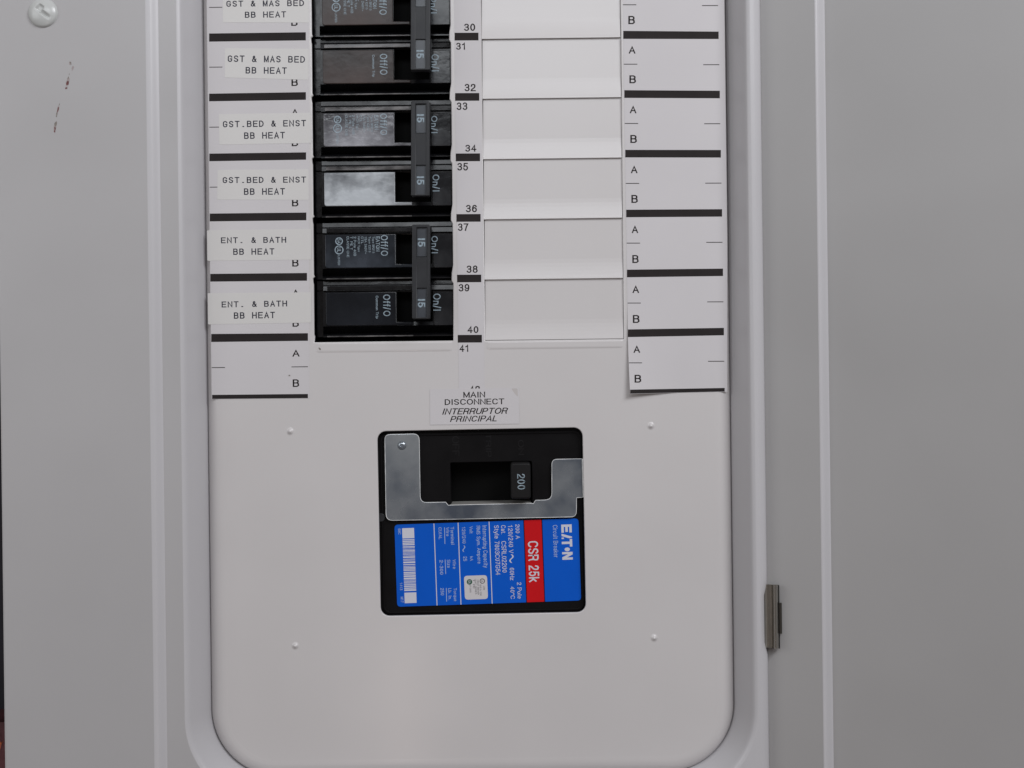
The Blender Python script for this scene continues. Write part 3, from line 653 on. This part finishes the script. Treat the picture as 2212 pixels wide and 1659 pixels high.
# dark void and bottom filler behind the breakers
slab('box_interior', R(640, -90, 1010, 760, 0, .7), 14.2, 16, M['deep'], cv)
# ------------------------------------------------------------------ main breaker
mb = thing('main_breaker', 'large black main breaker with zinc plate and blue label under the disconnect sticker', 'circuit breaker', W(1040, 1127, 3))
slot = R(973.7, 998, 1149, 1092, 3, 1.1)
slab('body', [R(800, 905, 1280, 1350, 0, 1.1), slot], 3.0, 16, M['mainblack'], mb, .3)
slab('raised_edge', [R(824, 933, 1258.5, 1322, 15, 1.1, 5), R(828, 939, 1254, 1318, 12, 1.1, 5)], 2.6, 3.2, M['mainblack'], mb, .2)
slab('slot_floor', R(960, 985, 1165, 1100, 0, 1.1), 14, 17, M['deep'], mb)
hd = slab('handle', R(1103, 1000, 1146.5, 1078, 6, .6, 4), -4.0, 13.5, M['mainhandle'], mb, .8)
v2, fs = stroke_shape('200', .13, False); flat('lettering', v2, fs, (1117.5, 1023.3, 1134.5, 1057.2), -88.7, -4.06, M['print'], hd, None, False)
for s_, bx in (('OFF', (977, 942, 992, 985)), ('TRIP', (1049, 936, 1061, 987)), ('ON', (1119, 950, 1132, 983))):
    text(s_, bx, 2.96, M['faint'], mb, -89, True, bold=0.0)
pl = [(830.5, 938, 12), (906, 936, 15), (908.5, 1085, 13), (963, 1084, 1.5), (968.5, 1091, 1), (972, 1090.5, 0), (1148, 1086.5, 0), (1152, 1087.5, 1), (1156.5, 1080, 1.5), (1191.5, 1079, 14), (1191.5, 991.5, 12), (1257.5, 990.5, 0), (1259.5, 1074.5, 0), (1246, 1075.8, 1), (1245.5, 1117, 12), (833.5, 1125, 15)]
zp = slab('mounting_plate', roundpoly(pl, 5), 1.4, 2.9, M['zinc'], mb, .3, bres=3)
def inset(P, d):
    out = []; n = len(P)
    for i in range(n):
        a, p, b = Vector(P[i - 1]), Vector(P[i]), Vector(P[(i + 1) % n])
        d0 = (p - a).normalized(); d1 = (b - p).normalized(); nn = Vector((-d0.y - d1.y, d0.x + d1.x))
        nn = nn.normalized() if nn.length > 1e-6 else Vector((-d0.y, d0.x)); q = p + nn * d; out.append((q.x, q.y))
    return out
rp_ = roundpoly(pl, 5); rp_ = [p for i, p in enumerate(rp_) if (Vector(p) - Vector(rp_[i - 1])).length > .05]
slab('cut_edge', [inset(rp_, .15), inset(rp_, 1.15)], 1.36, 1.5, M['cut'], zp)
# flange folded back along the lower side of the slot, and the side flange on the right
a, b = W(973, 1090, 1.6), W(1147.5, 1086, 1.6)
vs_ = [a, b, b + Vector((0, .012, 0)), a + Vector((0, .012, 0))]; vs_ += [p - Vector((0, 0, .0011)) for p in vs_]
link('folded_flange', pymesh(vs_, [(0, 1, 2, 3), (4, 7, 6, 5), (0, 4, 5, 1), (1, 5, 6, 2), (2, 6, 7, 3), (3, 7, 4, 0)]), M['flange'], zp)
slab('side_flange', [(1257.8, 990.8), (1262.5, 990.8), (1264, 1074.6), (1259.8, 1074.6)], .6, 1.35, M['cut'], zp, .1)
# screw head in the plate
c = W(868.3, 962, 1.4); vs_, fs = [], []
for i in range(9):
    for j in range(24):
        a_ = 2 * math.pi * j / 24; r = 10 * S * i / 8; x, z = i / 8 * math.cos(a_), i / 8 * math.sin(a_)
        h = .85 * (1 - (i / 8) ** 3) - (.6 if i < 3 else 0) ; vs_.append((c.x + r * math.cos(a_), c.y - h * .001, c.z + r * math.sin(a_)))
for i in range(8):
    for j in range(24): k = (j + 1) % 24; fs.append((i * 24 + j, (i + 1) * 24 + j, (i + 1) * 24 + k, i * 24 + k))
link('screw', pymesh(vs_, fs), M['zinc'], zp, smooth=False)
slab('rivet', circle(822.5, 1118, 9), 2.3, 3.2, M['handle'], mb, .2)
# blue label
K6 = .22395
def q6(X, Y): return (794.9 + X * K6, 1094.4 + Y * K6)
def b6(X0, X1, Y0, Y1): a = q6(X0, Y0); b = q6(X1, Y1); return (a[0], a[1], b[0], b[1])
lb = slab('rating_label', roundpoly([(*q6(255, 175), 8), (*q6(2030, 114), 8), (*q6(2056, 905), 8), (*q6(282, 966), 8)], 4), 2.7, 2.98, M['blue'], mb)
YL = 2.685; YT = 2.665
quad('red_band', [q6(1503, 132), q6(1676, 126), q6(1704, 917), q6(1531, 923)], YL, M['red'], lb)
for a, b in (((1502, 132), (1530, 923)), ((1677, 126), (1705, 917))):
    quad('band_line', [q6(a[0] - 4, a[1]), q6(a[0] + 4, a[1]), q6(b[0] + 4, b[1]), q6(b[0] - 4, b[1])], YT, M['deep'], lb)
for a, b in (((1168, 144), (1198, 935)), ((869, 155), (897, 945)), ((636, 163), (666, 953))):
    quad('rule', [q6(a[0] - 4, a[1]), q6(a[0] + 4, a[1]), q6(b[0] + 4, b[1]), q6(b[0] - 4, b[1])], YT, M['labelprint'], lb)
for a, b in (((738, 200), (742, 360)), ((744, 510), (750, 650)), ((755, 785), (759, 915))):
    quad('underline', [q6(a[0] - 3, a[1]), q6(a[0] + 3, a[1]), q6(b[0] + 3, b[1]), q6(b[0] - 3, b[1])], YT, M['labeldim'], lb)
AV = -88.0
for s_, X0, X1, Y0, Y1, m_, bo in (('Circuit Breaker', 1787, 1833, 178, 490, 'labeldim', .01), ('CSR 25k', 1545, 1648, 333, 730, 'labelprint', .035),
        ('200 A', 1423, 1467, 170, 312, 'labelprint', .015), ('2 Pole', 1440, 1482, 730, 888, 'labelprint', .015), ('120/240 V', 1352, 1402, 178, 450, 'labelprint', .015), ('60Hz', 1368, 1412, 590, 712, 'labelprint', .015), ('40°C', 1374, 1418, 770, 890, 'labelprint', .015),
        ('Cat.', 1284, 1328, 180, 265, 'labelprint', .015), ('CSRL02200', 1290, 1338, 333, 635, 'labelprint', .015), ('Style 7803C07G54', 1214, 1272, 180, 660, 'labelprint', .015),
        ('Interrupting Capacity', 1100, 1152, 182, 590, 'labeldim', .02), ('RMS Sym. Ampere', 1042, 1090, 185, 550, 'labeldim', .02), ('Volt', 977, 1012, 190, 258, 'labeldim', .02), ('kA', 984, 1016, 480, 522, 'labeldim', .02),
        ('120/240', 906, 944, 195, 355, 'labeldim', .02), ('25', 919, 955, 480, 525, 'labeldim', .02), ('Terminal', 798, 832, 195, 365, 'labeldim', .02), ('Wire', 750, 784, 200, 285, 'labeldim', .02), ('CU/AL', 680, 714, 200, 315, 'labeldim', .02),
        ('Wire', 815, 849, 510, 600, 'labeldim', .02), ('Size', 762, 795, 512, 590, 'labeldim', .02), ('2-300', 692, 726, 515, 655, 'labeldim', .02), ('Torque', 820, 858, 785, 912, 'labeldim', .02), ('Lb. In.', 774, 806, 788, 900, 'labeldim', .02), ('250', 700, 734, 785, 855, 'labeldim', .02),
        ('68C', 290, 318, 212, 268, 'labeldim', .02), ('1413', 308, 335, 733, 805, 'labeldim', .02), ('M17', 315, 345, 870, 925, 'labeldim', .02)):
    text(s_, b6(X0, X1, Y0, Y1), YT, M[m_], lb, AV, True, bold=bo)
def wave(X, Y0, Y1, amp, th, mat):
    pts = [(t / 14.0, math.sin(t / 14 * 2 * math.pi)) for t in range(15)]
    v2 = []; fs = []
    for x, z in pts: v2 += [(x, z + .45), (x, z - .45)]
    for i in range(14): fs.append((2 * i, 2 * i + 1, 2 * i + 3, 2 * i + 2))
    flat('lettering', v2, fs, b6(X - amp, X + amp, Y0, Y1), AV, YT, mat, lb, None, False)
wave(1384, 460, 542, 22, 6, M['labelprint']); wave(925, 375, 436, 14, 5, M['labeldim'])
# logo: reading downwards; unit square letters
LG = [  # polygons in (x along reading direction, z up)
    [(0, 0), (1.0, 0), (1.0, .24), (.30, .24), (.30, .38), (.92, .38), (.92, .62), (.30, .62), (.30, .76), (1.0, .76), (1.0, 1), (0, 1)],
    [(1.12, 0), (1.42, 0), (1.72, .72), (1.66, 1), (1.52, 1)], [(1.60, .0), (1.78, 0), (1.78, .22), (1.60, .22)],
    [(1.80, 1), (2.75, 1), (2.75, .76), (2.42, .76), (2.42, 0), (2.12, 0), (2.12, .76), (1.80, .76)],
    [(3.08 + .24 * math.cos(a * math.pi / 6), .5 + .26 * math.sin(a * math.pi / 6)) for a in range(12)],
    [(3.40, 0), (3.68, 0), (3.68, .56), (4.05, 0), (4.36, 0), (4.36, 1), (4.08, 1), (4.08, .46), (3.72, 1), (3.40, 1)]]
me = curve_mesh(LG, 0.0)
flat('logo', [(v.co.x, v.co.y) for v in me.vertices], [tuple(p.vertices) for p in me.polygons], b6(1869, 1970, 172, 512), AV, YT, M['labelprint'], lb, None, False)
# bar code
def strip6(Y0, Y1):
    f0, f1 = 329 + .035 * (Y0 - 207), 329 + .035 * (Y1 - 207)
    quad('code_bar', [q6(f0, Y0 + 2), q6(f0 + 115, Y0 - 2), q6(f1 + 115, Y1 - 2), q6(f1, Y1 + 2)], YT, M['labelprint'], lb)
strip6(207, 306); strip6(828, 930)
y_ = 314.0
for i in range(34):
    wd = random.choice((5, 6, 9, 12, 16)); gp = random.choice((4, 5, 6, 9))
    if y_ + wd > 822: break
    strip6(y_, y_ + wd); y_ += wd + gp
# certification patch
cp = slab('certification_patch', roundpoly([(*q6(925, 668), 7), (*q6(1148, 660), 7), (*q6(1158, 890), 7), (*q6(935, 898), 7)], 4), 2.66, 2.69, M['paper'], lb)
u, v = q6(1103, 718); slab('mark', [circle(u, v, 5.6, 20), circle(u, v, 4.2, 20)], 2.645, 2.655, M['ink'], cp); text('UL', (u - 2.2, v - 2.8, u + 2.2, v + 2.8), 2.645, M['ink'], cp, AV, True)
u, v = q6(979, 726); slab('mark', circle(u, v, 6.0, 20), 2.645, 2.655, M['green'], cp); text('SA', (u - 3, v - 3.5, u + 3, v + 3.5), 2.640, M['labelprint'], cp, AV, True)
for s_, X0, X1, Y0, Y1 in (('LISTED', 1110, 1128, 765, 805), ('ISSUE No. 12345', 1078, 1096, 750, 858), ('CIRCUIT BREAKER', 1054, 1072, 705, 850), ('UNIT SERIES', 1030, 1048, 700, 845), ('TYPE', 1012, 1028, 702, 790), ('LR 43556', 980, 996, 755, 828)):
    text(s_, b6(X0, X1, Y0, Y1), 2.645, M['ink'], cp, AV, True, bold=0.0)
# ------------------------------------------------------------------ beyond the left edge
tag(slab('board', [(-120, 1560), (14, 1560), (14, 1760), (-120, 1760)], 40, 60, M['wood']), 'dark reddish board just showing past the lower left edge of the trim', 'board')
pts = [(-30, 1560), (-8, 1590), (2.0, 1608), (5.0, 1602), (1, 1612), (-6, 1640)]
vs_, fs = [], []
for i, (u, v) in enumerate(pts):
    c = W(u, v, 38)
    for j in range(6): a_ = j * math.pi / 3; vs_.append((c.x + .0003 * math.cos(a_), c.y + .0003 * math.sin(a_), c.z + .0003 * math.sin(a_ + .5)))
for i in range(len(pts) - 1):
    for j in range(6): fs.append((i * 6 + j, i * 6 + (j + 1) % 6, (i + 1) * 6 + (j + 1) % 6, (i + 1) * 6 + j))
tag(link('cable', pymesh(vs_, fs), M['cable']), 'thin orange cable peeping out at the lower left edge of the photo', 'cable')
